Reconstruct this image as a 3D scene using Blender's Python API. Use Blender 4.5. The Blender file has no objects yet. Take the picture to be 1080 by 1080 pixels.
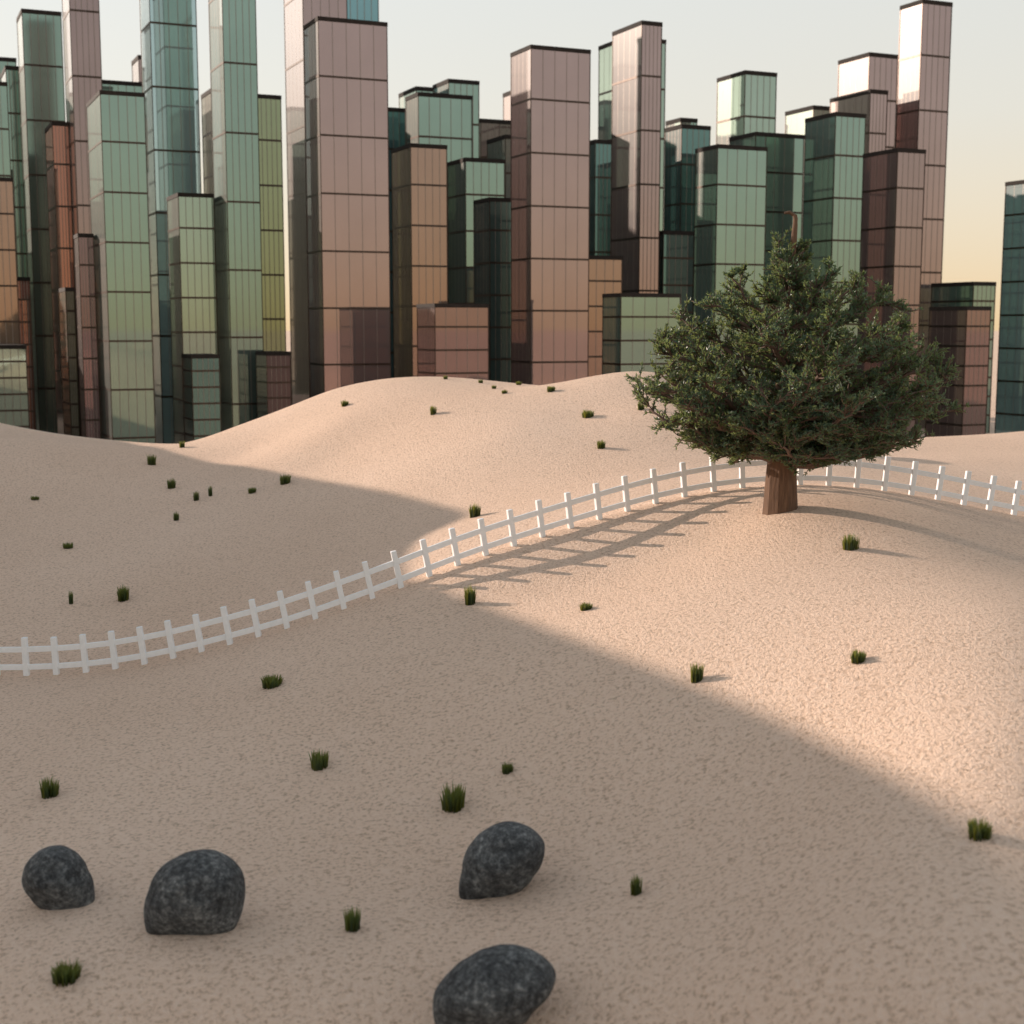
import bpy, bmesh, math, random
import numpy as np

scene = bpy.context.scene
COL = scene.collection
rng = random.Random(7)
ZC = 13.0                       # camera height above the datum
PITCH = math.atan(0.13)
F = 1500.0                      # focal length in photo pixels (50 mm on 36 mm, 1080 px)
cP, sP = math.cos(PITCH), math.sin(PITCH)
SUN_A = math.radians(62)        # sun this far to the left of straight ahead
SUN_EL = math.radians(15.3)
TAN_EL = math.tan(SUN_EL)

# ------------------------------------------------------------------ helpers
def P(px, py, Y):
    a = (px - 540.0) / F
    b = (540.0 - py) / F
    dy = cP + b * sP
    dz = -sP + b * cP
    return np.array([a / dy * Y, Y, ZC + dz / dy * Y])

def obj(name, verts, faces, mats, parent=None, smooth=False, mat_idx=None):
    me = bpy.data.meshes.new(name)
    me.from_pydata([tuple(v) for v in verts], [], faces)
    for m in (mats if isinstance(mats, (list, tuple)) else [mats]):
        me.materials.append(m)
    if mat_idx is not None:
        me.polygons.foreach_set('material_index', mat_idx)
    if smooth:
        me.polygons.foreach_set('use_smooth', [True] * len(me.polygons))
    me.update()
    o = bpy.data.objects.new(name, me)
    COL.objects.link(o)
    if parent is not None:
        o.parent = parent
    return o

def empty(name, loc, rz=0.0):
    o = bpy.data.objects.new(name, None)
    o.empty_display_size = 0.3
    o.location = loc
    o.rotation_euler = (0, 0, rz)
    COL.objects.link(o)
    return o

def tag(o, label, cat, group=None):
    o['label'] = label
    o['category'] = cat
    if group:
        o['group'] = group
    return o

BOXF = [(0, 3, 2, 1), (4, 5, 6, 7), (0, 1, 5, 4), (1, 2, 6, 5), (2, 3, 7, 6), (3, 0, 4, 7)]
class MB:
    def __init__(self):
        self.v = []; self.f = []; self.m = []
    def box(self, x0, x1, y0, y1, z0, z1, m=0):
        n = len(self.v)
        self.v += [(x0, y0, z0), (x1, y0, z0), (x1, y1, z0), (x0, y1, z0),
                   (x0, y0, z1), (x1, y0, z1), (x1, y1, z1), (x0, y1, z1)]
        self.f += [tuple(n + i for i in q) for q in BOXF]
        self.m += [m] * 6
    def quad(self, a, b, c, d, m=0):
        n = len(self.v)
        self.v += [a, b, c, d]; self.f.append((n, n + 1, n + 2, n + 3)); self.m.append(m)
    def build(self, name, mats, parent=None, smooth=False):
        return obj(name, self.v, self.f, mats, parent, smooth, self.m)

# ------------------------------------------------------------------ materials
def new_mat(name):
    m = bpy.data.materials.new(name)
    m.use_nodes = True
    nt = m.node_tree
    return m, nt, nt.nodes['Principled BSDF']

def N(nt, t, **kw):
    n = nt.nodes.new(t)
    for k, v in kw.items():
        if k in n.inputs:
            n.inputs[k].default_value = v
        else:
            setattr(n, k, v)
    return n

def ramp(nt, fac, stops):
    r = nt.nodes.new('ShaderNodeValToRGB')
    while len(r.color_ramp.elements) < len(stops):
        r.color_ramp.elements.new(0.5)
    for e, (p, c) in zip(r.color_ramp.elements, stops):
        e.position = p; e.color = (*c, 1)
    nt.links.new(fac, r.inputs['Fac'])
    return r

def sand_material():
    m, nt, b = new_mat('sand')
    L = nt.links.new
    tc = N(nt, 'ShaderNodeTexCoord')
    n1 = N(nt, 'ShaderNodeTexNoise', Scale=12.5, Detail=4.0, Roughness=0.62, Distortion=0.0)
    n2 = N(nt, 'ShaderNodeTexNoise', Scale=40.0, Detail=2.0, Roughness=0.6)
    n3 = N(nt, 'ShaderNodeTexNoise', Scale=0.12, Detail=4.0, Roughness=0.55)
    for n in (n1, n2, n3):
        L(tc.outputs['Object'], n.inputs['Vector'])
    c1 = ramp(nt, n1.outputs['Fac'], [(0.34, (0.63, 0.452, 0.33)), (0.48, (0.95, 0.708, 0.545)), (0.64, (0.99, 0.765, 0.61))])
    c2 = ramp(nt, n3.outputs['Fac'], [(0.3, (0.93, 0.91, 0.89)), (0.7, (1.0, 1.0, 1.0))])
    mx = N(nt, 'ShaderNodeMix', data_type='RGBA', blend_type='MULTIPLY')
    mx.inputs[0].default_value = 1.0
    L(c1.outputs['Color'], mx.inputs[6]); L(c2.outputs['Color'], mx.inputs[7])
    L(mx.outputs[2], b.inputs['Base Color'])
    b.inputs['Roughness'].default_value = 0.95
    b.inputs['Specular IOR Level'].default_value = 0.1
    add = N(nt, 'ShaderNodeMath', operation='MULTIPLY_ADD')
    add.inputs[1].default_value = 0.5
    L(n2.outputs['Fac'], add.inputs[0]); L(n1.outputs['Fac'], add.inputs[2])
    bp = N(nt, 'ShaderNodeBump', Strength=1.0, Distance=SAND_BUMP)
    L(add.outputs[0], bp.inputs['Height']); L(bp.outputs['Normal'], b.inputs['Normal'])
    return m

def glass_material(name, tint, rough=0.03, metal=0.72):
    m, nt, b = new_mat(name)
    L = nt.links.new
    tc = N(nt, 'ShaderNodeTexCoord')
    n1 = N(nt, 'ShaderNodeTexNoise', Scale=0.22, Detail=3.0)
    L(tc.outputs['Object'], n1.inputs['Vector'])
    c = ramp(nt, n1.outputs['Fac'], [(0.3, tuple(x * 0.94 for x in tint)), (0.7, tuple(min(1, x * 1.04) for x in tint))])
    L(c.outputs['Color'], b.inputs['Base Color'])
    b.inputs['Metallic'].default_value = metal
    b.inputs['Coat Weight'].default_value = 0.75
    b.inputs['Coat IOR'].default_value = 1.42
    b.inputs['Coat Roughness'].default_value = 0.34
    b.inputs['Roughness'].default_value = rough
    return m

def simple_mat(name, c0, c1, scale=3.0, rough=0.6, bump=0.0, detail=4.0, spec=0.3, bscale=None):
    m, nt, b = new_mat(name)
    L = nt.links.new
    tc = N(nt, 'ShaderNodeTexCoord')
    n1 = N(nt, 'ShaderNodeTexNoise', Scale=scale, Detail=detail, Roughness=0.6)
    L(tc.outputs['Object'], n1.inputs['Vector'])
    c = ramp(nt, n1.outputs['Fac'], [(0.35, c0), (0.65, c1)])
    L(c.outputs['Color'], b.inputs['Base Color'])
    b.inputs['Roughness'].default_value = rough
    b.inputs['Specular IOR Level'].default_value = spec
    if bump:
        n2 = N(nt, 'ShaderNodeTexNoise', Scale=bscale or scale * 2, Detail=5.0, Roughness=0.6)
        L(tc.outputs['Object'], n2.inputs['Vector'])
        bp = N(nt, 'ShaderNodeBump', Strength=1.0, Distance=bump)
        L(n2.outputs['Fac'], bp.inputs['Height']); L(bp.outputs['Normal'], b.inputs['Normal'])
    return m

SAND_BUMP = 0.078
M_SAND = sand_material()
TINT = {
    'pink':   (0.345, 0.248, 0.234),
    'mauve':  (0.29, 0.21, 0.20),
    'dusk':   (0.25, 0.165, 0.155),
    'green':  (0.225, 0.325, 0.275),
    'pale':   (0.30, 0.39, 0.325),
    'teal':   (0.095, 0.19, 0.18),
    'blue':   (0.42, 0.56, 0.57),
    'sea':    (0.17, 0.32, 0.345),
    'lagoon': (0.40, 0.58, 0.61),
    'night':  (0.075, 0.05, 0.055),
    'rust':   (0.34, 0.15, 0.105),
    'brown':  (0.32, 0.21, 0.16),
    'olive':  (0.25, 0.29, 0.17),
    'purple': (0.19, 0.125, 0.135),
}
M_GLASS = {k: glass_material(k + '_glass', v) for k, v in TINT.items()}
M_GLASS['hazy'] = glass_material('hazy_green_glass', TINT['green'], rough=0.12)
M_FRAME = simple_mat('dark_bronze_frame', (0.05, 0.036, 0.030), (0.075, 0.056, 0.046), 2.0, 0.35)
M_FRAME.node_tree.nodes['Principled BSDF'].inputs['Metallic'].default_value = 0.85
M_MULL = simple_mat('bronze_mullion', (0.19, 0.16, 0.14), (0.25, 0.21, 0.185), 2.0, 0.4)
M_MULL.node_tree.nodes['Principled BSDF'].inputs['Metallic'].default_value = 0.6
M_ROOF = simple_mat('dark_roof', (0.018, 0.013, 0.011), (0.03, 0.022, 0.018), 1.5, 0.8)
M_WHITE = simple_mat('white_paint', (0.86, 0.87, 0.87), (0.92, 0.92, 0.92), 6.0, 0.55, 0.002)

# ------------------------------------------------------------------ terrain
def YN(px, py, Y):
    """depth of a near control point (the near dune tilts down towards the left)"""
    if Y >= 40:
        return YM(Y)
    k = min(max((py - 600) / 90, 0), 1)
    return 40 - (40 - Y) * 1.34 - 0.0036 * min(max(px - 560, 0), 420) * k

def YM(Y):
    return Y if Y < 45 else 45 + (Y - 45) * 0.72

FENCE_PX = [(-34, 712, 37.2), (-3, 713, 37.1), (28, 713, 37), (60, 713, 37), (91, 710, 37), (122, 706, 37), (153, 701, 37),
            (183, 695, 37), (213, 687, 36.9), (243, 680, 36.9), (273, 671, 36.9), (303, 662, 36.9), (333, 653, 36.9),
            (363, 643, 37), (393, 631, 37.1), (423, 618, 37.2), (453, 606, 37.4), (483, 595, 37.6), (512, 584, 37.9),
            (542, 574, 38.2), (572, 565, 38.5), (602, 556, 38.8), (632, 547, 39.1), (662, 538, 39.4), (691, 530, 39.7),
            (722, 523, 39.9), (753, 518, 40.1), (783, 514, 40.2), (813, 512, 40.2), (844, 511, 40.1), (874, 512, 40.0),
            (903, 514, 39.9), (933, 517, 39.8), (961, 522, 39.8), (989, 527, 39.8), (1016, 532, 39.9), (1043, 538, 40.0),
            (1069, 543, 40.1), (1095, 548, 40.2), (1121, 553, 40.3)]
CTRL = [
    # foreground
    (0, 1080, 23.5), (300, 1080, 23.3), (540, 1080, 23), (800, 1080, 22.3), (1080, 1080, 21.5),
    (0, 950, 26.2), (300, 950, 26), (540, 950, 25.5), (800, 950, 24.6), (1080, 950, 23.2),
    (0, 850, 29.4), (270, 850, 28.8), (540, 850, 28), (800, 850, 26.8), (1080, 850, 24.9),
    (0, 770, 33.2), (270, 760, 31.8), (540, 760, 30.2), (800, 760, 28.6), (1080, 760, 26.6),
    (400, 700, 33.3), (560, 680, 32.6), (700, 660, 32), (880, 660, 30.6), (1080, 660, 29.6), (1000, 630, 31.2),
    (640, 600, 36.8), (760, 570, 37.3), (520, 640, 35.6), (822, 538, 37.2), (930, 575, 34.9), (1080, 605, 34.6), (900, 540, 37.3), (1080, 565, 38.2),
    (30, 735, 35.2), (200, 715, 35.2),
    # behind the fence, valley on the left
    (0, 655, 41), (100, 645, 42), (200, 625, 42.5), (300, 600, 43.5), (370, 585, 43),
    (0, 580, 50), (100, 572, 52), (200, 560, 53), (300, 545, 54), (400, 540, 50), (450, 528, 50),
    (0, 520, 61), (100, 515, 63), (200, 510, 64), (300, 505, 62),
    (0, 463, 71), (60, 468, 72), (120, 474, 73), (180, 478, 75),
    (-60, 436, 98), (0, 447, 97), (50, 456, 97), (100, 467, 98), (165, 474, 98),
    # middle dune
    (195, 470, 83), (250, 448, 81), (300, 431, 80), (350, 410, 80), (400, 400, 79), (460, 397, 79), (520, 402, 76), (585, 409, 72),
    (260, 480, 72), (350, 450, 68), (350, 485, 64), (460, 430, 66), (540, 450, 58), (560, 428, 63), 
    # right dune
    (630, 397, 70), (665, 391, 68), (700, 392, 67), (745, 414, 68), (795, 442, 71), (845, 458, 74), (900, 463, 76), (950, 464, 78), (1000, 461, 80), (1080, 455, 86), (1150, 450, 90),
    (620, 440, 60), (640, 470, 53.5), (600, 510, 47), (760, 490, 49), (700, 430, 59),
    (850, 478, 66), (950, 482, 64), (1050, 486, 63), (1000, 508, 49), (1075, 520, 47.5), (850, 497, 47),
]
XYZ = [(-12, 14, -12.6), (0, 14, -12.4), (12, 14, -12.2), (-15, 4, -13), (0, 4, -13), (15, 4, -13),
       (-24, 24, -11.4), (-26, 34, -9.6), (-30, 48, -8.6), (-34, 60, -8.2), (-40, 75, -8.6), (-46, 92, -10),
       (22, 22, -10.5), (26, 32, -8.6), (30, 45, -7.2), (36, 60, -6.6), (42, 75, -6.6), (30, 12, -12.5), (-30, 12, -12.5)]
for x in (-50, -30, -15, 0, 15, 30, 50):
    XYZ.append((x, 92 if abs(x) < 20 else 98, -11.4)); XYZ.append((x, 106, -12.4))

FENCE_PX = [(a, b, float(np.interp(a, [0, 300, 423, 483, 542, 602, 662, 722, 783, 844, 961, 1120], [36.4, 36.2, 36.6, 37.2, 37.9, 38.7, 39.5, 40.2, 40.7, 40.9, 40.9, 41.3]))) for a, b, c in FENCE_PX]
pts = [P(a, b, YN(a, b, c)) for a, b, c in CTRL]
pts += [P(a, b, c) for a, b, c in FENCE_PX[::2]]
pts += [np.array([x, y, z + ZC]) for x, y, z in XYZ]
pts = np.array(pts)
SC = 10.0
def _U(r2):
    return 0.5 * r2 * np.log(np.maximum(r2, 1e-12))
_q = pts[:, :2] / SC
_n = len(_q)
_K = _U(((_q[:, None] - _q[None]) ** 2).sum(-1)) + 0.03 * np.eye(_n)
_Pm = np.hstack([np.ones((_n, 1)), _q])
_A = np.zeros((_n + 3, _n + 3))
_A[:_n, :_n] = _K; _A[:_n, _n:] = _Pm; _A[_n:, :_n] = _Pm.T
_sol = np.linalg.solve(_A, np.concatenate([pts[:, 2], np.zeros(3)]))
def tps(x, y):
    sh = x.shape
    q = np.stack([x.ravel(), y.ravel()], 1) / SC
    out = np.empty(len(q))
    for i in range(0, len(q), 20000):
        s = q[i:i + 20000]
        out[i:i + 20000] = _U(((s[:, None] - _q[None]) ** 2).sum(-1)) @ _sol[:_n] + _sol[_n] + s @ _sol[_n + 1:]
    return out.reshape(sh)

def smooth(t):
    t = np.clip(t, 0, 1)
    return t * t * (3 - 2 * t)

# unseen high dune at left, crest shaped so its shadow covers valley and foreground
KX = 1.0 / math.tan(SUN_A)
SLOPE = TAN_EL * math.sqrt(1 + KX * KX)
RX = -50.0
SHADOW_EDGE = [  # (px, py, Y, raise)
    (1080, 890, 24.2, 0), (930, 815, 26.6, 0), (760, 735, 29.6, 0), (600, 675, 32.8, 0), (490, 633, 35.6, 0), (425, 612, 37.3, -0.05),
    (440, 566, 39.6, 0), (472, 553, 41.2, 0), (505, 543, 43, 0), (420, 522, YM(54), 0), (330, 506, YM(61), 0), (250, 492, YM(68), 0), (185, 480, YM(75), 0)]
def terr0(x, y):
    x = np.asarray(x, float); y = np.asarray(y, float)
    z = tps(x, y)
    dx = np.maximum(np.abs(x) - 46, 0); dy = np.maximum(np.maximum(8 - y, y - 104), 0)
    far = smooth(np.hypot(dx, dy) / 30)
    out = ZC - 12.4 + 2.2 * (np.sin(x / 23 + 1.3) * np.sin(y / 27 + 0.4) + 0.6 * np.sin(x / 11 + y / 17)) * smooth((96 - y) / 40)
    out = out + 5.0 * np.exp(-(((x - 70) / 22) ** 2 + ((y - 30) / 26) ** 2)) + 6.0 * np.exp(-(((x - 45) / 20) ** 2 + ((y + 40) / 22) ** 2))
    z = z * (1 - far) + out * far
    return z

def terr1(x, y):
    return float(terr(np.array([x]), np.array([y]))[0])

_Ys = np.arange(11, 110, 0.05)
def hit(px, py, fn=None):
    fn = fn or terr
    p1 = P(px, py, 1.0)
    X = p1[0] * _Ys; Z = ZC + (p1[2] - ZC) * _Ys
    d = fn(X, _Ys) - Z
    i = np.argmax(d > 0)
    if d[i] <= 0:
        i = int(np.argmax(d))
    return np.array([X[i], _Ys[i], float(fn(X[i:i+1], _Ys[i:i+1])[0])])

_hw = []
for a, b, c, e in SHADOW_EDGE:
    p = hit(a, b, terr0)
    _hw.append((p[1] + KX * p[0], p[2] + (p[0] - RX) * SLOPE + e))
_hw.sort()
_w = [-60, 0] + [h[0] for h in _hw] + [70, 76, 84, 94, 110]
_h = [ZC + 4, ZC + 8.5] + [h[1] for h in _hw] + [ZC + 1.6, ZC + 2.2, ZC + 1.5, ZC - 4, ZC - 12.4]
_ww = np.linspace(-60, 110, 1701)
_hh = np.interp(_ww, _w, _h)
_ker = np.exp(-0.5 * (np.arange(-30, 31) / 9.0) ** 2); _ker /= _ker.sum()
_hh = np.convolve(np.pad(_hh, 30, mode='edge'), _ker, 'valid')

def terr(x, y):
    x = np.asarray(x, float); y = np.asarray(y, float)
    z = terr0(x, y)
    h = np.interp(y + KX * x, _ww, _hh)
    g = np.exp(-((x - RX) / 8.5) ** 2) * smooth((y + 70) / 60)
    return z + np.maximum(h - z, 0) * g

def axis(lo, hi, step, end_lo, end_hi):
    a = list(np.arange(lo, hi + 1e-6, step))
    s = step; v = lo
    left = []
    while v > end_lo:
        s *= 1.16; v -= s; left.append(v)
    s = step; v = a[-1]
    right = []
    while v < end_hi:
        s *= 1.16; v += s; right.append(v)
    return np.array(left[::-1] + a + right)
gx = axis(-62, 46, 0.4, -3500, 3500)
gy = axis(14, 92, 0.34, -3500, 4500)
GX, GY = np.meshgrid(gx, gy)
GZ = terr(GX, GY)
nx, ny = len(gx), len(gy)
verts = np.stack([GX.ravel(), GY.ravel(), GZ.ravel()], 1)
ii = (np.arange(ny - 1)[:, None] * nx + np.arange(nx - 1)[None]).ravel()
faces = np.stack([ii, ii + 1, ii + nx + 1, ii + nx], 1)
gme = bpy.data.meshes.new('sand_dunes')
gme.from_pydata(verts.tolist(), [], faces.tolist())
gme.materials.append(M_SAND)
gme.polygons.foreach_set('use_smooth', [True] * len(gme.polygons))
ground = bpy.data.objects.new('sand_dunes', gme)
COL.objects.link(ground)
ground['kind'] = 'structure'
# ------------------------------------------------------------------ the glass towers
ROT = math.radians(24)
cR, sR = math.cos(ROT), math.sin(ROT)
DS = 1.3
ZB = ZC - 12.5
# (colour, left edge, near corner, right edge, row those are read on, row of the roof at the near corner, depth, label)
TOWERS = [
 ('pink', 320, 335.5, 408, 20, 17, 92, 'broad tall pink tower left of centre, roof just inside the top of the photo'),
 ('pink', 539, 560, 622.5, 48, 47, 100, 'tall pink tower standing free in the middle of the skyline, roof against the sky'),
 ('brown', 413, 433, 471, 152, 151, 100, 'medium brown tower with a dark red left side, right of the broad pink tower'),
 ('dusk', 440, 458.7, 515, 320, 320, 85, 'low mauve pink block at the foot of the brown tower'),
 ('green', 636, 655, 717.5, 309, 309, 89, 'low pale green block between the middle pink tower and the tree'),
 ('green', 472, 491, 532, 167, 166, 116, 'dark sided green tower just left of the dark teal one beside the middle pink tower'),
 ('teal', 500, 516.5, 546, 209, 208, 108, 'dark teal tower touching the left edge of the middle pink tower'),
 ('green', 91, 105.5, 152, 96, 95, 86, 'green tower with one cream sunlit side, rising from the lowest dip of the sand'),
 ('pale', 176, 188, 225, 204, 203, 97, 'narrow pale green tower, flat roofed, between the tall light blue and tall green ones'),
 ('green', 222, 236, 271, 70, -85, 96, "very tall green tower cut off by the photo's top, yellow on its upper left side"),
 ('blue', 148, 158, 207, 18, -45, 106, "very tall light blue tower cut off by the photo's top"),
 ('pink', 300, 319.5, 366, 20, -80, 116, "very tall peach sided tower cut off by the photo's top, behind the broad pink one"),
 ('sea', 340, 362, 399, 8, -30, 150, "teal sliver of a tower above the right end of the broad pink tower's roof"),
 ('olive', 262, 270, 296, 100, 99, 112, 'slim olive green tower between the very tall green and the peach sided towers'),
 ('olive', 210, 227, 250, 91, 90, 138, 'thin yellow lit strip of a tower between the light blue and very tall green ones'),
 ('hazy', 17.5, 23, 64, 10, 9, 121, 'hazy green tower near the left edge with blurred brownish reflections'),
 ('rust', 47, 55, 72, 129, 128, 109, 'slim rust red tower in front of the hazy green tower'),
 ('olive', 58, 69, 78, 303, 303, 94, 'slim yellow green block at the foot of the rust red tower'),
 ('mauve', 66, 73.5, 104.5, 10, -60, 107, "very tall mauve tower cut off by the photo's top, left of the cream sided green"),
 ('purple', 78, 82.5, 98, 246, 246, 89, 'slim dark purple tower in front of the very tall mauve one'),
 ('green', 100, 107, 150, 84, 84, 132, 'green tower whose roof line barely shows above the cream sided green one'),
 ('pink', 139, 146, 160, 58, 58, 152, 'thin pinkish tower top touching the left edge of the light blue tower'),
 ('green', -40, -28, 16.5, 60, 58, 150, "highest of the green roofs in the photo's upper left corner"),
 ('green', -5, 6, 22, 70, 69, 127, 'green tower with a small sunlit wedge, left of the hazy green tower'),
 ('green', -45, -32, 7, 85, 84, 112, "leftmost green tower, its roof lowest of those in the photo's upper left corner"),
 ('brown', -38, -22, 13, 186, 186, 101, "brown tower cut by the photo's left edge, below the leftmost green tower"),
 ('pale', -30, -14, 27, 364, 364, 92, "low grey green block at the photo's left edge, just above the shaded dune"),
 ('rust', 8, 16, 31, 292, 292, 107, 'dark rust strip of a block between the left edge towers and the hazy green one'),
 ('teal', 192, 202, 231, 375, 374, 87, 'low dark teal block at the foot of the narrow pale green tower'),
 ('night', 270, 281, 306, 371, 371, 93, 'low near black purple block at the left foot of the broad pink tower'),
 ('pink', 646.5, 677, 698, 22, 21.5, 115, 'tall pink tower right of centre, its sunlit left side stained with peach shadows'),
 ('pale', 632, 660, 702, 40, 38, 137, 'pale green tower showing thin edges on both sides of the peach stained pink tower'),
 ('teal', 600, 628, 649, 148, 147, 128, 'dark teal tower filling the gap right of the middle pink tower'),
 ('brown', 596, 611, 656, 270, 269, 106, 'low orange brown block above the low pale green block'),
 ('teal', 702, 719, 749, 131, 131, 127, 'dark green two toned tower between the peach stained pink tower and the broad green one'),
 ('green', 703, 718, 735, 124, 124, 152, 'roof edge just showing above the dark two toned green tower'),
 ('teal', 686, 700, 732, 243, 243, 116, 'dark teal block directly below the dark two toned green tower'),
 ('pale', 757, 786, 819, 75, 74, 137, 'pale tower with a cream left side, highest of the green group above the tree'),
 ('green', 734, 757, 809, 153, 152, 105, 'broad green tower directly above the left half of the tree crown'),
 ('green', 770, 797, 848, 142, 139, 119, 'green tower directly behind the right edge of the broad green one above the tree'),
 ('pale', 829, 858, 884, 112, 111, 142, "cream lit tower top left of the dark sided tower above the tree's right half"),
 ('green', 850, 881.5, 913, 119, 118, 114, 'dark sided green tower above the right half of the tree crown'),
 ('pink', 874, 918, 936, 95, 94, 134, 'blurred pale pink tower top just left of the tallest right hand tower'),
 ('pink', 885, 917, 947, 56, 55, 152, 'pink tower with a red stripe below its roof, above the blurred pale pink top'),
 ('pink', 950, 973, 1004, 3, -1, 134, "tallest pale pink tower at right, its roof touching the photo's top"),
 ('mauve', 911, 947, 976, 157, 156, 105, 'mauve tower with a dark purple left side, in front of the tallest right hand one'),
 ('green', 983, 1027, 1050, 297, 297, 128, 'low dark green block at right, its roof under the open yellow sky'),
 ('dusk', 981, 1020, 1045, 323, 323, 100, 'low purple block just right of the tree crown, before the low dark green block'),
 ('lagoon', 1061, 1108, 1140, 193, 186, 112, "sea blue tower cut off by the photo's right edge"),
 ('mauve', 496, 507, 542, 126, 125, 150, 'mauve tower top half hidden behind the upper left of the middle pink tower'),
 ('pale', 514, 533, 541, 144, 142, 128, 'small cream lit top with a peach roof, left of the middle pink tower'),
 ('pink', 531, 546, 566, 95, 93, 165, "pink edge of a tower peeping out beside the middle pink tower's upper left corner"),
 ('sea', 396, 408, 440, 113, 113, 131, 'teal tower top touching the right side of the broad pink tower'),
 ('green', 428, 441, 498, 98, 97, 126, 'wide green tower with the big face, above and right of the brown tower'),
 ('green', 421, 439, 470, 92, 91, 152, 'small peach lit roof corner behind the left end of the wide green tower'),
 ('green', 457, 473, 505, 84, 83, 142, 'green tower with the higher roof right behind the wide green tower'),
]

def tower(key, xl, xc, xr, yr, yt, D0, label, fixed_depth=None):
    D = D0 * DS
    C = P(xc, yr, D)[:2]
    top = P(xc, yt, D)[2]
    ar = P(xr, yr, 1.0)[0]
    al = P(xl, yr, 1.0)[0]
    W = (ar * C[1] - C[0]) / (cR - ar * sR)
    Dp = (C[0] - al * C[1]) / (sR + al * cR)
    Dp = min(max(Dp, 2.5), 1.5 * W + 4)
    if fixed_depth:
        Dp = fixed_depth
        W = min(W, 11.5)
    H = top - ZB
    root = empty('glass_tower', (C[0], C[1], ZB), ROT)
    tag(root, label, 'tower', 'glass towers of the skyline')
    g = M_GLASS[key]
    nf = 8
    t = D / F                                   # one photo pixel at that distance
    bh, mw, pr = 2.0 * t, 0.65 * t, 0.12 * t
    rh = 4.2 * t
    # facades: front (y=0), left (x=0), right (x=W), back (y=Dp)
    fr = obj('glass_facade', [(0, 0, 0), (W, 0, 0), (W, 0, H), (0, 0, H)], [(0, 1, 2, 3)], g, root)
    lf = obj('glass_facade', [(0, Dp, 0), (0, 0, 0), (0, 0, H), (0, Dp, H)], [(0, 1, 2, 3)], g, root)
    mb = MB()
    mb.quad((W, 0, 0), (W, Dp, 0), (W, Dp, H), (W, 0, H), 0)
    for k in range(1, 5):
        mb.box(W - pr, W + pr, Dp * k / 5 - mw / 2, Dp * k / 5 + mw / 2, 0, H - rh, 1)
    mb.quad((W, Dp, 0), (0, Dp, 0), (0, Dp, H), (W, Dp, H), 0)
    mb.build('rear_facade', [g, M_FRAME], root)
    for k in range(1, 5):
        m1 = MB(); m1.box(W * k / 5 - mw / 2, W * k / 5 + mw / 2, -pr, pr, 0, H - rh * 0.9)
        m1.build('mullion', M_MULL, fr)
        m2 = MB(); m2.box(-pr * 0.5, pr, Dp * k / 5 - mw * 0.35, Dp * k / 5 + mw * 0.35, 0, H - rh * 0.9)
        m2.build('mullion', M_MULL, lf)
    # slim corner posts
    cw = 0.5 * t
    for (x, y) in ((0, 0), (W, 0), (0, Dp)):
        m3 = MB(); m3.box(x - cw * 0.8, x + cw * 0.8, y - cw * 0.8, y + cw * 0.8, 0, H - rh * 0.95)
        m3.build('corner_post', M_FRAME, root)
    for k in range(1, nf):
        z = H * k / nf
        b = MB()
        p2 = pr * 3.4
        b.box(-p2, W + p2, -p2, pr, z - bh / 2, z + bh / 2)
        b.box(-p2, W + p2, Dp - pr, Dp + p2, z - bh / 2, z + bh / 2)
        b.box(-p2, pr, pr, Dp - pr, z - bh / 2, z + bh / 2)
        b.box(W - pr, W + p2, pr, Dp - pr, z - bh / 2, z + bh / 2)
        b.build('floor_band', M_FRAME, root)
    r = MB()
    p3 = pr * 5.5
    r.box(-p3, W + p3, -p3, Dp + p3, H - rh, H)
    r.build('roof', M_ROOF, root)
    return root, W, Dp, H

HID = 'unseen glass tower added among the towers at left to cast shade'
# unseen towers added behind the visible ones to shade their neighbours
BEHIND = [
 ('green', 155, 170, 203, 20, 4, 145 / DS, HID), ('pale', 228, 240, 266, 20, -20, 184 / DS, HID),
 ('mauve', 308, 325, 360, 20, -45, 161 / DS, HID), ('pink', 308, 328, 358, 80, 62, 190 / DS, HID),
 ('teal', 310, 330, 360, 60, 40, 177 / DS, HID), ('green', 228, 242, 266, 140, 128, 152 / DS, HID), ('pale', 156, 172, 203, 190, 173, 158 / DS, HID),
]
OUT = 'unseen glass tower added beyond the left edge for shade and reflections'
r2 = random.Random(5)
keys = ['pink', 'green', 'teal', 'mauve', 'brown', 'pale', 'sea']
BEYOND = []  # out-of-view towers added to darken reflections and shade the left faces
for row_, (x0, n_) in enumerate(((-84, 7), (-112, 8), (-146, 8))):
    for k in range(n_):
        w_ = 104 + 15 * k + r2.uniform(-3, 3)
        X_ = x0 + r2.uniform(-6, 6) - max(0, w_ - 150) * 0.55
        Y_ = w_ + KX * -X_
        zt = r2.uniform(12, 18) if w_ < 122 else (r2.uniform(18, 29) if w_ < 152 else r2.uniform(30, 44))
        zt += (-84 - x0) * 0.28
        d_ = Y_ / DS
        px_ = 540 + F * X_ / Y_
        BEYOND.append((keys[(k + 3 * row_) % 7], px_ - 30, px_, px_ + r2.uniform(84, 104), 345, 345 - zt * F / Y_, d_, OUT))

BFOOT = []
for row in TOWERS + BEHIND:
    root, W_, D_, H_ = tower(*row)
    if row[7] == HID:
        root['group'] = 'added unseen towers behind the skyline'
    BFOOT.append((row[7], root.location.x, root.location.y, W_, D_, H_))
for row in BEYOND:
    root, W_, D_, H_ = tower(*row, fixed_depth=r2.uniform(9, 13))
    root['group'] = 'added unseen towers beyond the left edge'
    BFOOT.append((row[7], root.location.x, root.location.y, W_, D_, H_))
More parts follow.
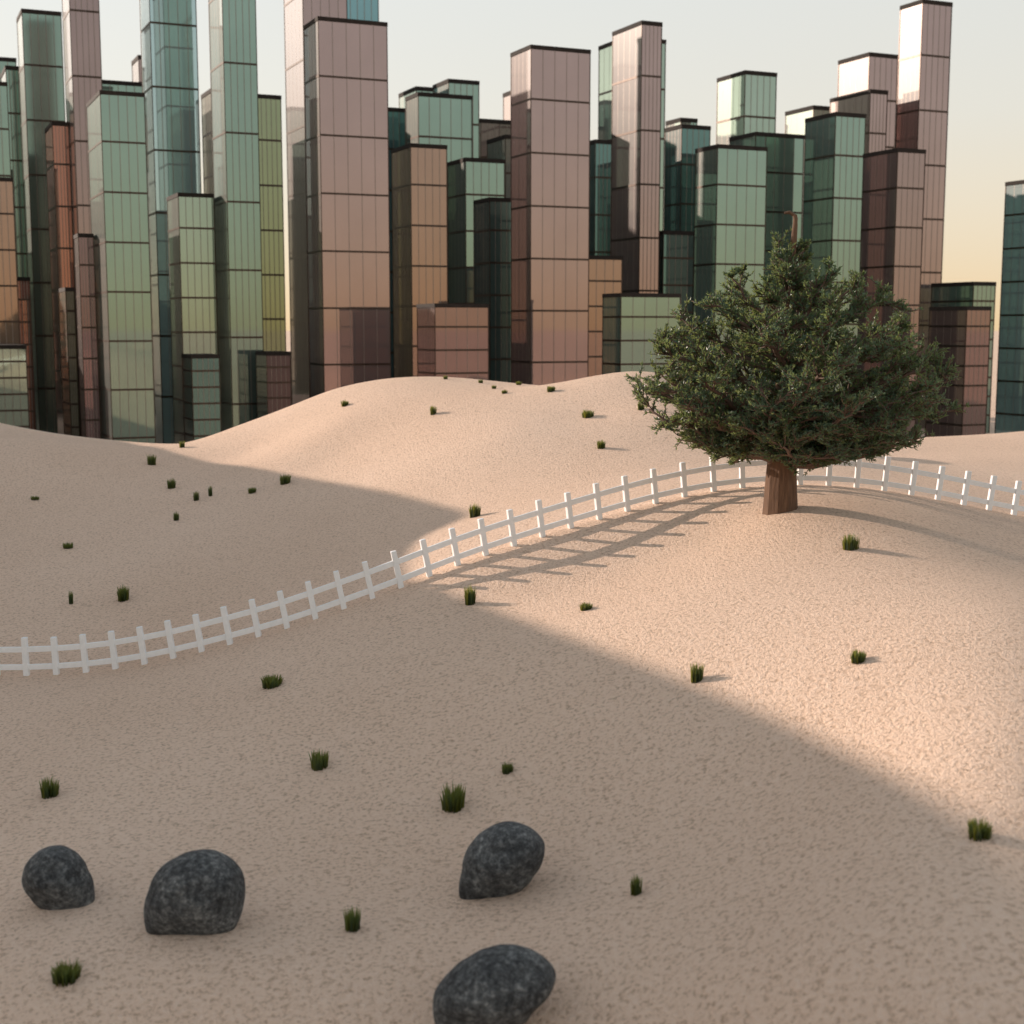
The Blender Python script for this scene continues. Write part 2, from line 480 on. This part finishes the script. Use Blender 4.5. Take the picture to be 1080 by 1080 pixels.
# ------------------------------------------------------------------ white fence along the dune crest
def poly_at(pl, i):
    return pl[max(0, min(len(pl) - 1, i))]
fpts = []
for a, b, c in FENCE_PX:
    h = hit(a, b) if 0 <= a <= 1080 and 0 <= b <= 1080 else None
    p = P(a, b, c)
    fpts.append(np.array([p[0], c, terr1(p[0], c)]))
fpts = [(poly_at(fpts, i - 1) + 2 * fpts[i] + poly_at(fpts, i + 1)) / 4 if 0 < i < len(fpts) - 1 else fpts[i] for i in range(len(fpts))]
mid = fpts[len(fpts) // 2]
fence = empty('white_fence', tuple(mid))
tag(fence, 'white painted post and rail fence curving along the dune crest behind the tree', 'fence')
FH = 1.0
ups = []; tans = []
for i, p in enumerate(fpts):
    t = poly_at(fpts, i + 1) - poly_at(fpts, i - 1)
    t = t / np.linalg.norm(t)
    horiz = np.array([t[0], t[1], 0]); horiz /= np.linalg.norm(horiz)
    perp = np.array([-horiz[0] * t[2], -horiz[1] * t[2], math.hypot(t[0], t[1])])
    u = perp * 0.62 + np.array([0, 0, 1]) * 0.38
    ups.append(u / np.linalg.norm(u)); tans.append(t)
def frame_box(p, t, u, hw, hd, z0, z1, bev=0.012):
    n = np.cross(t, u); n /= np.linalg.norm(n)
    t2 = np.cross(u, n)
    vs = []
    prof = [(-hw + bev, -hd), (hw - bev, -hd), (hw, -hd + bev), (hw, hd - bev), (hw - bev, hd), (-hw + bev, hd), (-hw, hd - bev), (-hw, -hd + bev)]
    for z, s in ((z0, 1.0), (z1 - bev, 1.0), (z1, 0.88)):
        for a, b in prof:
            vs.append(p + t2 * a * s + n * b * s + u * z)
    fs = [tuple(range(7, -1, -1)), tuple(range(16, 24))]
    for r in range(2):
        for k in range(8):
            fs.append((r * 8 + k, r * 8 + (k + 1) % 8, r * 8 + 8 + (k + 1) % 8, r * 8 + 8 + k))
    return vs, fs
for i, p in enumerate(fpts):
    v, f = frame_box(p - mid, tans[i], ups[i], 0.072, 0.07, -0.15, FH * rng.uniform(0.985, 1.015))
    obj('post', v, f, M_WHITE, fence)
for frac in (0.215, 0.685):
    # one long curved rail
    vs, fs = [], []
    for i, p in enumerate(fpts):
        n = np.cross(tans[i], ups[i]); n /= np.linalg.norm(n)
        c = p - mid + ups[i] * FH * frac
        for a, b in ((-0.03, -0.072), (0.03, -0.072), (0.036, -0.06), (0.036, 0.06), (0.03, 0.072), (-0.03, 0.072), (-0.036, 0.06), (-0.036, -0.06)):
            vs.append(c + n * a + ups[i] * b)
    m_ = 8
    for i in range(len(fpts) - 1):
        for k in range(m_):
            fs.append((i * m_ + k, i * m_ + (k + 1) % m_, i * m_ + m_ + (k + 1) % m_, i * m_ + m_ + k))
    fs.append(tuple(range(m_ - 1, -1, -1))); fs.append(tuple(range((len(fpts) - 1) * m_, len(fpts) * m_)))
    obj('rail', vs, fs, M_WHITE, fence)

# ------------------------------------------------------------------ boulders
def rock_material():
    m, nt, b = new_mat('mottled_granite')
    L = nt.links.new
    tc = N(nt, 'ShaderNodeTexCoord')
    n1 = N(nt, 'ShaderNodeTexNoise', Scale=12.0, Detail=8.0, Roughness=0.72)
    n2 = N(nt, 'ShaderNodeTexNoise', Scale=2.2, Detail=4.0, Roughness=0.6)
    n3 = N(nt, 'ShaderNodeTexNoise', Scale=26.0, Detail=6.0, Roughness=0.7)
    for n in (n1, n2, n3):
        L(tc.outputs['Object'], n.inputs['Vector'])
    c1 = ramp(nt, n1.outputs['Fac'], [(0.38, (0.036, 0.040, 0.043)), (0.52, (0.11, 0.12, 0.124)), (0.66, (0.28, 0.295, 0.295))])
    c2 = ramp(nt, n2.outputs['Fac'], [(0.36, (0.5, 0.5, 0.52)), (0.66, (1.45, 1.42, 1.4))])
    mx = N(nt, 'ShaderNodeMix', data_type='RGBA', blend_type='MULTIPLY')
    mx.inputs[0].default_value = 1.0
    L(c1.outputs['Color'], mx.inputs[6]); L(c2.outputs['Color'], mx.inputs[7])
    L(mx.outputs[2], b.inputs['Base Color'])
    b.inputs['Roughness'].default_value = 0.75
    bp = N(nt, 'ShaderNodeBump', Strength=0.9, Distance=0.06)
    ad = N(nt, 'ShaderNodeMath', operation='ADD')
    L(n1.outputs['Fac'], ad.inputs[0]); L(n3.outputs['Fac'], ad.inputs[1])
    L(ad.outputs[0], bp.inputs['Height']); L(bp.outputs['Normal'], b.inputs['Normal'])
    return m
M_ROCK = rock_material()
def zpts(s, ox, oy, k=3.375):
    return [(ox + x / k, oy + y / k) for x, y in s]
ROCKS = [
 (zpts([(80,545),(90,500),(130,455),(180,433),(220,435),(270,465),(310,530),(333,600),(325,640),(260,652),(180,645),(110,620),(85,580)], 0, 760),
  'round dark grey boulder at far left, smallest of the four on the shaded sand'),
 (zpts([(515,640),(530,590),(560,520),(620,475),(690,450),(750,450),(810,475),(860,520),(872,580),(865,650),(830,710),(780,730),(680,731),(600,733),(525,725),(513,690)], 0, 760),
  'blocky flat bottomed dark grey boulder beside the small round one at left'),
 (zpts([(553,590),(565,520),(600,420),(650,375),(720,348),(770,352),(830,385),(860,420),(855,480),(820,540),(740,580),(650,597),(565,605)], 320, 760),
  'teardrop shaped dark grey boulder with a pointed lower left corner, behind the frontmost boulder'),
 (zpts([(455,990),(460,950),(510,890),(580,835),(650,800),(720,783),(800,795),(860,825),(900,870),(908,890),(890,940),(830,1000),(770,1070),(720,1120),(600,1140),(500,1120),(465,1060)], 320, 760),
  'frontmost and largest dark grey boulder, cut off by the bottom edge of the photo'),
]
from mathutils import noise as mnoise, Vector
for ri, (poly, label) in enumerate(ROCKS):
    poly = np.array(poly)
    c = poly.mean(0) * 0.5 + 0.5 * (poly.min(0) + poly.max(0)) * 0.5 + 0.0
    c = 0.5 * (poly.min(0) + poly.max(0))
    ymax = poly[:, 1].max()
    base = hit(c[0], ymax)
    poly = poly.copy()
    lo_ = poly[:, 1] > ymax - 0.14 * (ymax - poly[:, 1].min())
    poly[lo_, 1] += 9
    Yp = base[1]
    s = Yp / F * 1.03
    ang = np.arctan2(-(poly[:, 1] - c[1]), poly[:, 0] - c[0])
    rad = np.hypot(poly[:, 0] - c[0], poly[:, 1] - c[1])
    o_ = np.argsort(ang); ang = ang[o_]; rad = rad[o_]
    aa = np.concatenate([ang - 2 * math.pi, ang, ang + 2 * math.pi]); rr = np.tile(rad, 3)
    d = np.linspace(-math.pi, math.pi, 241)
    R0 = np.interp(d, aa, rr)
    kr = np.exp(-0.5 * (np.arange(-12, 13) / 2.2) ** 2); kr /= kr.sum()
    R0 = np.convolve(np.pad(R0[:-1], 12, mode='wrap'), kr, 'valid'); R0 = np.append(R0, R0[0])
    Rm = R0.mean() * s
    bm = bmesh.new()
    bmesh.ops.create_icosphere(bm, subdivisions=5, radius=1.0)
    cen = P(c[0], c[1], Yp) - base
    upv = np.array([0, sP, cP]); fwd = np.array([0, cP, -sP]); rgt = np.array([1.0, 0, 0])
    for v in bm.verts:
        q = v.co
        # unit sphere: x right, z up in view, y away
        a = math.atan2(q.z, q.x)
        R = float(np.interp(a, d, R0)) * s
        pl = math.hypot(q.x, q.z)
        px_, pz_ = q.x * R, q.z * R
        low = min(1.0, max(0.0, (pz_ + Rm * 1.0) / (Rm * 0.9)))
        dep = q.y * Rm * ((0.5 + 0.35 * low) if q.y < 0 else 0.95)
        dep -= 0.35 * pz_ * (1 - abs(q.y)) * 0.0
        n_ = mnoise.noise(Vector((q.x * 1.3 + ri * 7, q.y * 1.3, q.z * 1.3))) * 0.12 * abs(q.y) + mnoise.noise(Vector((q.x * 3, q.y * 3 + ri * 3, q.z * 3))) * 0.05 + mnoise.noise(Vector((q.x * 9, q.y * 9 + ri * 3, q.z * 9))) * 0.014
        f_ = 1 + n_
        w3 = cen + rgt * px_ * (1 + n_ * 0.3) + upv * pz_ * (1 + n_ * 0.3) + fwd * dep * f_
        v.co = Vector(w3)
    me = bpy.data.meshes.new('boulder')
    bm.to_mesh(me); bm.free()
    me.polygons.foreach_set('use_smooth', [True] * len(me.polygons))
    me.materials.append(M_ROCK)
    o = bpy.data.objects.new('boulder', me); COL.objects.link(o)
    o.location = tuple(base + np.array([0, 0, -0.06]))
    tag(o, label, 'boulder', 'boulders in the foreground')

# ------------------------------------------------------------------ grass tufts
def grass_material():
    m, nt, b = new_mat('grass_blades')
    L = nt.links.new
    tc = N(nt, 'ShaderNodeTexCoord')
    sp = N(nt, 'ShaderNodeSeparateXYZ')
    L(tc.outputs['Generated'], sp.inputs[0])
    n1 = N(nt, 'ShaderNodeTexNoise', Scale=14.0, Detail=2.0)
    L(tc.outputs['Generated'], n1.inputs['Vector'])
    ad = N(nt, 'ShaderNodeMath', operation='MULTIPLY_ADD'); ad.inputs[1].default_value = 0.5
    L(n1.outputs['Fac'], ad.inputs[0]); L(sp.outputs[2], ad.inputs[2])
    c = ramp(nt, ad.outputs[0], [(0.3, (0.009, 0.022, 0.006)), (0.75, (0.028, 0.066, 0.022)), (1.0, (0.07, 0.13, 0.055))])
    L(c.outputs['Color'], b.inputs['Base Color'])
    b.inputs['Roughness'].default_value = 0.5
    tr = N(nt, 'ShaderNodeBsdfTranslucent')
    tr.inputs['Color'].default_value = (0.46, 0.44, 0.05, 1)
    ms = N(nt, 'ShaderNodeMixShader'); ms.inputs[0].default_value = 0.28
    L(b.outputs[0], ms.inputs[1]); L(tr.outputs[0], ms.inputs[2])
    out = [n for n in nt.nodes if n.type == 'OUTPUT_MATERIAL'][0]
    L(ms.outputs[0], out.inputs['Surface'])
    return m
M_GRASS = grass_material()
def tuft_mesh(seed, n=150):
    r = random.Random(seed)
    vs, fs = [], []
    for i in range(n):
        a = r.uniform(0, 2 * math.pi); q = math.sqrt(r.random()) * 0.43
        x, y = math.cos(a) * q, math.sin(a) * q
        h = r.uniform(0.55, 1.0) * (1.05 - 0.35 * q)
        if r.random() < 0.12:
            h *= 1.12
        la = a + r.uniform(-0.9, 0.9); lean = r.uniform(0.02, 0.13) * (0.4 + q * 1.6)
        wa = r.uniform(0, math.pi); w_ = r.uniform(0.028, 0.05)
        wx, wy = math.cos(wa) * w_, math.sin(wa) * w_
        n0 = len(vs)
        for k, (t, ww) in enumerate(((0, 1.0), (0.4, 0.9), (0.75, 0.6), (1.0, 0.08))):
            ox = math.cos(la) * lean * t * t * 1.6; oy = math.sin(la) * lean * t * t * 1.6
            z = -0.12 + (h + 0.12) * t
            vs.append((x + ox - wx * ww, y + oy - wy * ww, z)); vs.append((x + ox + wx * ww, y + oy + wy * ww, z))
        for k in range(3):
            b_ = n0 + 2 * k
            fs.append((b_, b_ + 1, b_ + 3, b_ + 2))
    me = bpy.data.meshes.new('grass_tuft')
    me.from_pydata(vs, [], fs)
    me.materials.append(M_GRASS)
    me.polygons.foreach_set('use_smooth', [True] * len(me.polygons))
    return me
TM = [tuft_mesh(s) for s in range(6)]
TUFTS = [  # px, base row, width, height in photo pixels
 (37, 527, 9, 4, 'tiny flat grass tuft on the shaded valley slope nearest the left edge'),
 (72, 578, 11, 6, 'flat dark grass tuft alone in the valley, above the thin upright one'),
 (160, 490, 10, 11, 'grass tuft on the shaded sand just below the cream sided green tower'),
 (181, 515, 9, 11, 'grass tuft left of the two slim ones in the shaded valley'),
 (207, 528, 6, 10, 'short slim grass tuft, lower of the slim pair in the shaded valley'),
 (222, 523, 4.5, 11, 'very thin grass tuft, upper and right of the slim pair in the valley'),
 (186, 549, 6, 9, 'small grass tuft lowest of the cluster in the middle of the shaded valley'),
 (266, 520, 9, 6, 'low grass tuft between the slim pair and the one nearest the valley shadow edge'),
 (301, 510, 12, 10, 'wide grass tuft close under the upper shadow edge in the valley'),
 (75, 637, 5, 15, 'thin upright grass tuft behind the left end of the fence'),
 (130, 633, 14, 16, 'stout grass tuft just behind the left part of the fence'),
 (287, 724, 22, 13, 'broad flat grass tuft nearest below the fence on the shaded sand'),
 (53, 840, 20, 21, 'ragged grass tuft on the left above the small round boulder'),
 (70, 1034, 32, 19, 'spreading grass tuft in the bottom left corner below the boulders'),
 (337, 810, 20, 20, 'square pale topped grass tuft on the shaded sand left of the largest tuft'),
 (372, 981, 18, 27, 'tall grass tuft between the blocky boulder and the frontmost boulder'),
 (478, 854, 27, 27, 'largest bristly grass tuft, up and left of the teardrop boulder'),
 (535, 815, 13, 11, 'small squat grass tuft above the teardrop boulder'),
 (671, 943, 13, 22, 'slender grass tuft right of the boulders in the shaded foreground'),
 (735, 718, 14, 20, 'upright grass tuft just inside the sunlit sand at the big shadow edge'),
 (905, 699, 17, 13, 'bright yellow green grass tuft in full sun right of centre'),
 (618, 643, 14, 8, 'low olive grass tuft in the sun below the fence shadows'),
 (496, 637, 12, 20, 'upright dark grass tuft at the tip where shade and fence shadows meet'),
 (501, 545, 12, 14, 'grass tuft right behind the fence at the point of the valley shadow'),
 (364, 428, 8, 6, 'left of the two grass tufts high on the sunlit middle dune'),
 (457, 437, 7, 9, 'right and taller of the two grass tufts high on the middle dune'),
 (620, 440, 13, 8, 'grass tuft with a long shadow, upper of two on the right dune'),
 (634, 473, 9, 9, 'grass tuft with a long shadow, lower of two on the right dune'),
 (676, 432, 8, 8, 'grass tuft half hidden at the left tip of the tree crown'),
 (581, 413, 9, 6, 'grass tuft in the saddle between the middle and right dunes'),
 (532, 415, 6, 4, 'grass speck lowest of those on the middle dune top'),
 (521, 410, 5, 4, 'grass speck just below and left of the crest specks on the middle dune'),
 (507, 404, 5, 4, 'grass speck at the highest point of the middle dune crest'),
 (547, 406, 6, 4, 'grass speck right of the others on the middle dune crest'),
 (470, 400, 5, 4, 'leftmost grass speck on the middle dune crest'),
 (897, 579, 19, 16, 'spiky sunlit grass tuft in front and right of the tree trunk'),
 (1033, 884, 27, 20, 'broad grass tuft at lower right on the big shadow edge'),
 (192, 472, 6, 7, 'small yellow lit grass tuft at the foot of the towers'),
]
for i, (px, py, w_, h_, label) in enumerate(TUFTS):
    h = hit(px, py)
    o = bpy.data.objects.new('grass_tuft', TM[i % 6])
    COL.objects.link(o)
    k = h[1] / F
    o.location = tuple(h)
    o.scale = (w_ * k * 1.0, w_ * k * 1.0, h_ * k * 1.05)
    o.rotation_euler = (0, 0, rng.uniform(0, 6.28))
    tag(o, label, 'grass tuft', 'grass tufts on the sand')
# ------------------------------------------------------------------ the tree
def bark_material(name, c0, c1, vs=2.0):
    m, nt, b = new_mat(name)
    L = nt.links.new
    tc = N(nt, 'ShaderNodeTexCoord')
    mp = N(nt, 'ShaderNodeMapping'); mp.inputs['Scale'].default_value = (9.0, 9.0, 0.9)
    L(tc.outputs['Object'], mp.inputs['Vector'])
    n1 = N(nt, 'ShaderNodeTexNoise', Scale=vs, Detail=6.0, Roughness=0.65)
    L(mp.outputs['Vector'], n1.inputs['Vector'])
    c = ramp(nt, n1.outputs['Fac'], [(0.3, c0), (0.7, c1)])
    L(c.outputs['Color'], b.inputs['Base Color'])
    b.inputs['Roughness'].default_value = 0.85
    bp = N(nt, 'ShaderNodeBump', Strength=1.0, Distance=0.03)
    L(n1.outputs['Fac'], bp.inputs['Height']); L(bp.outputs['Normal'], b.inputs['Normal'])
    return m
def leaf_material():
    m, nt, b = new_mat('foliage')
    L = nt.links.new
    tc = N(nt, 'ShaderNodeTexCoord')
    n1 = N(nt, 'ShaderNodeTexNoise', Scale=1.1, Detail=3.0)
    n2 = N(nt, 'ShaderNodeTexNoise', Scale=13.0, Detail=2.0)
    for n in (n1, n2):
        L(tc.outputs['Object'], n.inputs['Vector'])
    ad = N(nt, 'ShaderNodeMath', operation='MULTIPLY_ADD'); ad.inputs[1].default_value = 0.55
    L(n2.outputs['Fac'], ad.inputs[0]); L(n1.outputs['Fac'], ad.inputs[2])
    c = ramp(nt, ad.outputs[0], [(0.55, (0.022, 0.044, 0.020)), (0.72, (0.048, 0.096, 0.062)), (0.92, (0.095, 0.175, 0.14))])
    L(c.outputs['Color'], b.inputs['Base Color'])
    b.inputs['Roughness'].default_value = 0.36
    b.inputs['Specular IOR Level'].default_value = 0.5
    tr = N(nt, 'ShaderNodeBsdfTranslucent')
    tr.inputs['Color'].default_value = (0.33, 0.39, 0.12, 1)
    ms = N(nt, 'ShaderNodeMixShader'); ms.inputs[0].default_value = 0.37
    L(b.outputs[0], ms.inputs[1]); L(tr.outputs[0], ms.inputs[2])
    out = [n for n in nt.nodes if n.type == 'OUTPUT_MATERIAL'][0]
    L(ms.outputs[0], out.inputs['Surface'])
    return m
M_BARK = bark_material('bark', (0.085, 0.045, 0.025), (0.19, 0.105, 0.06))
M_TWIG = bark_material('twig_bark', (0.10, 0.063, 0.048), (0.17, 0.11, 0.083), 1.2)
M_LEAF = leaf_material()

tb = hit(823, 538)
tb[2] -= 0.03
tree = empty('bushy_tree', tuple(tb))
tag(tree, 'broad bushy dark green tree with a bare leader, growing on the dune by the fence', 'tree')
tr = random.Random(21)
PXM = F / tb[1]
def tube(path, radii, seg, vs, fs, cap=False):
    n0 = len(vs)
    path = [np.asarray(p, float) for p in path]
    prev = None
    for i, p in enumerate(path):
        t = path[min(i + 1, len(path) - 1)] - path[max(i - 1, 0)]
        t = t / (np.linalg.norm(t) + 1e-9)
        if prev is None:
            a = np.array([1.0, 0, 0]) if abs(t[0]) < 0.8 else np.array([0, 1.0, 0])
        else:
            a = prev
        a = a - t * (a @ t); a /= np.linalg.norm(a) + 1e-9
        prev = a
        b = np.cross(t, a)
        for k in range(seg):
            th = 2 * math.pi * k / seg
            vs.append(p + radii[i] * (a * math.cos(th) + b * math.sin(th)))
    for i in range(len(path) - 1):
        for k in range(seg):
            q = n0 + i * seg
            fs.append((q + k, q + (k + 1) % seg, q + seg + (k + 1) % seg, q + seg + k))
    fs.append(tuple(n0 + (len(path) - 1) * seg + k for k in range(seg)))

# trunk and bare leader
tv, tf = [], []
hs_ = [-0.25, 0.0, 0.35, 0.9, 1.5, 2.2, 3.2, 4.4, 5.6, 6.3, 6.9, 7.35, 7.55]
rs_ = [0.50, 0.465, 0.44, 0.405, 0.365, 0.31, 0.24, 0.17, 0.12, 0.10, 0.085, 0.065, 0.05]
xs_ = [0, 0, 0, 0.0, 0.01, 0.02, 0.03, 0.06, 0.10, 0.13, 0.17, 0.2, 0.2]
def trunk_at(h):
    return np.array([np.interp(h, hs_, xs_), 0.0, h]), float(np.interp(h, hs_, rs_))
tube([(x, 0, h) for x, h in zip(xs_, hs_)], rs_, 10, tv, tf)
tube([(0.2, 0, 7.5), (0.17, 0, 7.6), (0.05, 0.02, 7.68), (-0.08, 0.03, 7.66)], [0.05, 0.05, 0.045, 0.03], 6, tv, tf)
tube([(0.2, 0, 7.3), (0.24, 0, 7.5), (0.22, 0, 7.62)], [0.03, 0.028, 0.02], 5, tv, tf)
trunk = obj('trunk', tv, tf, M_BARK, tree)
for e in trunk.data.polygons:
    e.use_smooth = False

PR_H = [1.1, 1.6, 2.1, 2.7, 3.4, 4.1, 4.7, 5.3, 5.9, 6.25, 6.55, 7.2]
PR_R = [0.6, 2.35, 3.3, 3.8, 4.05, 3.8, 3.4, 2.85, 2.1, 1.1, 0.4, 0.25]
def env(h, th):
    r = float(np.interp(h, PR_H, PR_R))
    return r * (1.0 + 0.08 * math.cos(th) + 0.07 * math.sin(3 * th + 1.0 + h))

LV, LF = [], []            # leaves
def leaf(p, d, ln, wd):
    d = d / (np.linalg.norm(d) + 1e-9)
    r = np.array([tr.gauss(0, 1), tr.gauss(0, 1), tr.gauss(0, 1) + 0.3])
    s = np.cross(d, r); s /= np.linalg.norm(s) + 1e-9
    n = len(LV)
    nrm = np.cross(s, d) * (ln * 0.12)
    LV.extend([p, p + d * ln * 0.45 + s * wd + nrm, p + d * ln, p + d * ln * 0.45 - s * wd + nrm])
    LF.append((n, n + 1, n + 2, n + 3))
def rot_about(v, axis, ang):
    axis = axis / (np.linalg.norm(axis) + 1e-9)
    return v * math.cos(ang) + np.cross(axis, v) * math.sin(ang) + axis * (axis @ v) * (1 - math.cos(ang))
def inside(p, m=1.0):
    r = math.hypot(p[0] - 0.03, p[1]); th = math.atan2(p[1], p[0])
    return r <= env(p[2], th) * m and 1.15 < p[2] < 7.3
def twig(p, d, ln, bv, bf, nl):
    path = [p]
    q = p.copy(); dd = d / np.linalg.norm(d)
    for k in range(3):
        dd = dd + np.array([tr.gauss(0, .18), tr.gauss(0, .18), tr.gauss(0.06, .16)])
        dd /= np.linalg.norm(dd)
        q = q + dd * ln / 3
        path.append(q.copy())
    tube(path, [0.022, 0.018, 0.014, 0.009], 3, bv, bf)
    for k in range(nl):
        t = tr.uniform(0.1, 1.0) * 3
        i = min(int(t), 2); f = t - i
        c = path[i] * (1 - f) + path[i + 1] * f
        ld = dd * 0.7 + np.array([tr.gauss(0, .6), tr.gauss(0, .6), tr.gauss(0.25, .5)])
        leaf(c, ld, tr.uniform(0.08, 0.15), tr.uniform(0.015, 0.027))
NL = 54
ga = math.pi * (3 - math.sqrt(5))
for i in range(NL + 3):
    u = max(0.0, (i - 26 + 0.5) / (NL - 26))
    th = i * ga + tr.uniform(-0.2, 0.2)
    ht = 2.6 + 3.75 * u ** 1.05 if i >= 26 else (tr.uniform(1.5, 2.3) if i % 2 else tr.uniform(2.4, 3.7))
    if i >= NL:
        ht = 6.5 + 0.2 * (i - NL)
    R = env(ht, th) * (tr.uniform(0.86, 0.98) if i >= 26 or i % 2 == 0 else tr.uniform(0.82, 1.0))
    tip = np.array([math.cos(th) * R + 0.05, math.sin(th) * R, ht])
    ha = min(1.3 + 0.28 * (i % 4) * 0.4 + (ht - 2.2) * 0.74 + (0.5 if i >= NL else 0) if i >= 26 else tr.uniform(1.1, 1.8), ht - 0.2, 6.6)
    a0, ra = trunk_at(ha)
    out = np.array([math.cos(th), math.sin(th), 0])
    rise = ht - ha
    bend = tr.uniform(-0.12, 0.22)
    path, rad = [], []
    side = np.array([-math.sin(th), math.cos(th), 0]) * tr.uniform(-0.35, 0.35)
    r0 = min(ra * 0.55, 0.045 + 0.020 * R)
    for k in range(9):
        s = k / 8
        p = a0 * (1 - s) + tip * s + np.array([0, 0, 1]) * bend * R * math.sin(math.pi * s) * -0.35 + side * math.sin(math.pi * s)
        p += np.array([tr.gauss(0, .04), tr.gauss(0, .04), tr.gauss(0, .03)]) * (0 < k < 8)
        path.append(p); rad.append(r0 * (1 - 0.84 * s) + 0.008)
    bv, bf = [], []
    tube(path, rad, 6, bv, bf)
    nsub = int(6 + 3.4 * R)
    for j in range(nsub):
        s = 0.10 + 0.90 * (j + tr.random()) / nsub
        f = s * 8; ii_ = min(int(f), 7); f -= ii_
        p = path[ii_] * (1 - f) + path[ii_ + 1] * f
        d = path[ii_ + 1] - path[ii_]; d /= np.linalg.norm(d)
        ax = np.array([tr.gauss(0, .45), tr.gauss(0, .45), 1.0]) if tr.random() < 0.78 else np.cross(d, [0, 0, 1]) + np.array([0.01, 0, 0])
        dd = rot_about(d, ax, tr.choice((-1, 1)) * tr.uniform(0.45, 1.05))
        dd[2] = dd[2] * 0.6 + tr.uniform(-0.05, 0.22); dd /= np.linalg.norm(dd)
        sl_ = tr.uniform(0.55, 1.0) * (0.35 + 0.26 * R) * (1.15 - 0.45 * s)
        sp, sr = [p], [max(rad[ii_] * 0.55, 0.016)]
        q = p.copy()
        for k in range(4):
            dd = dd + np.array([tr.gauss(0, .14), tr.gauss(0, .14), tr.gauss(0.05, .12)]); dd /= np.linalg.norm(dd)
            q2 = q + dd * sl_ / 4
            if not inside(q2, 1.0):
                dd = dd * 0.4 + (np.array([0.0, 0, ht + 0.6]) - q) * 0.12
                dd /= np.linalg.norm(dd); q2 = q + dd * sl_ / 6
            q = q2
            sp.append(q.copy()); sr.append(max(sr[0] * (1 - 0.2 * (k + 1)), 0.009))
        tube(sp, sr, 4, bv, bf)
        nt_ = 9
        for t_ in range(nt_):
            f2 = tr.uniform(0.15, 1.0) * 4; i2 = min(int(f2), 3); f2 -= i2
            pp = sp[i2] * (1 - f2) + sp[i2 + 1] * f2
            d2 = sp[i2 + 1] - sp[i2]; d2 /= np.linalg.norm(d2) + 1e-9
            dv = rot_about(d2, np.array([tr.gauss(0, 1), tr.gauss(0, 1), tr.gauss(0, 1)]), tr.uniform(0.4, 1.1))
            dv[2] = dv[2] * 0.5 + 0.12
            ln = tr.uniform(0.25, 0.55)
            if not inside(pp + dv * ln, 1.08):
                ln *= 0.5
            twig(pp, dv, ln, bv, bf, 18)
    lo = obj('limb', bv, bf, M_TWIG, trunk, smooth=True)
crown = obj('crown', LV, LF, M_LEAF, tree)
# ------------------------------------------------------------------ light, sky, camera
w = bpy.data.worlds.new('World')
scene.world = w
w.use_nodes = True
wn = w.node_tree
bg = wn.nodes['Background']
sky = wn.nodes.new('ShaderNodeTexSky')
sky.sky_type = 'NISHITA'
sky.sun_disc = False
sky.sun_elevation = SUN_EL
sky.sun_rotation = -SUN_A
sky.altitude = 0
sky.air_density = 1.0
sky.dust_density = 1.0
sky.ozone_density = 1.0
hs = wn.nodes.new('ShaderNodeHueSaturation')
hs.inputs['Saturation'].default_value = 0.62
wn.links.new(sky.outputs['Color'], hs.inputs['Color'])
# evening haze: a warm cream veil that thickens towards the horizon
wtc = wn.nodes.new('ShaderNodeTexCoord')
wsep = wn.nodes.new('ShaderNodeSeparateXYZ')
wn.links.new(wtc.outputs['Generated'], wsep.inputs[0])
wr = wn.nodes.new('ShaderNodeValToRGB')
els = wr.color_ramp.elements
while len(els) < 5:
    els.new(0.5)
for e, (p, c, a) in zip(els, [(0.0, (6.6, 4.7, 2.6), 0.8), (0.05, (6.4, 5.1, 3.5), 0.74), (0.14, (6.2, 5.75, 4.9), 0.7),
                              (0.30, (5.9, 6.15, 6.0), 0.7), (1.0, (2.4, 2.6, 2.8), 0.4)]):
    e.position = p
    e.color = (c[0] / 8, c[1] / 8, c[2] / 8, a)
wn.links.new(wsep.outputs[2], wr.inputs['Fac'])
wsc = wn.nodes.new('ShaderNodeVectorMath'); wsc.operation = 'SCALE'
wsc.inputs['Scale'].default_value = 8.0
wn.links.new(wr.outputs['Color'], wsc.inputs[0])
wmx = wn.nodes.new('ShaderNodeMix'); wmx.data_type = 'RGBA'
wn.links.new(wr.outputs['Alpha'], wmx.inputs[0])
wn.links.new(hs.outputs['Color'], wmx.inputs[6])
wn.links.new(wsc.outputs[0], wmx.inputs[7])
wn.links.new(wmx.outputs[2], bg.inputs['Color'])
bg.inputs['Strength'].default_value = 0.15

sl = bpy.data.lights.new('sun', 'SUN')
sl.energy = 5.0
sl.angle = math.radians(0.45)
sl.color = (1.0, 0.815, 0.68)
so = bpy.data.objects.new('sun', sl)
COL.objects.link(so)
so.location = (-40, 20, 40)
sd = np.array([-math.sin(SUN_A) * math.cos(SUN_EL), math.cos(SUN_A) * math.cos(SUN_EL), math.sin(SUN_EL)])
from mathutils import Vector
so.rotation_euler = Vector(sd).to_track_quat('Z', 'Y').to_euler()

cam = bpy.data.cameras.new('camera')
cam.lens = 50; cam.sensor_width = 36; cam.sensor_fit = 'HORIZONTAL'
cam.clip_start = 0.1; cam.clip_end = 10000
cam.dof.use_dof = True
cam.dof.focus_distance = 38
cam.dof.aperture_fstop = 0.8
co = bpy.data.objects.new('camera', cam)
COL.objects.link(co)
co.location = (0, 0, ZC)
co.rotation_euler = (math.pi / 2 - PITCH, 0, 0)
scene.camera = co
scene.view_settings.view_transform = 'Standard'
scene.view_settings.look = 'None'
scene.view_settings.exposure = 0
scene.view_settings.gamma = 1
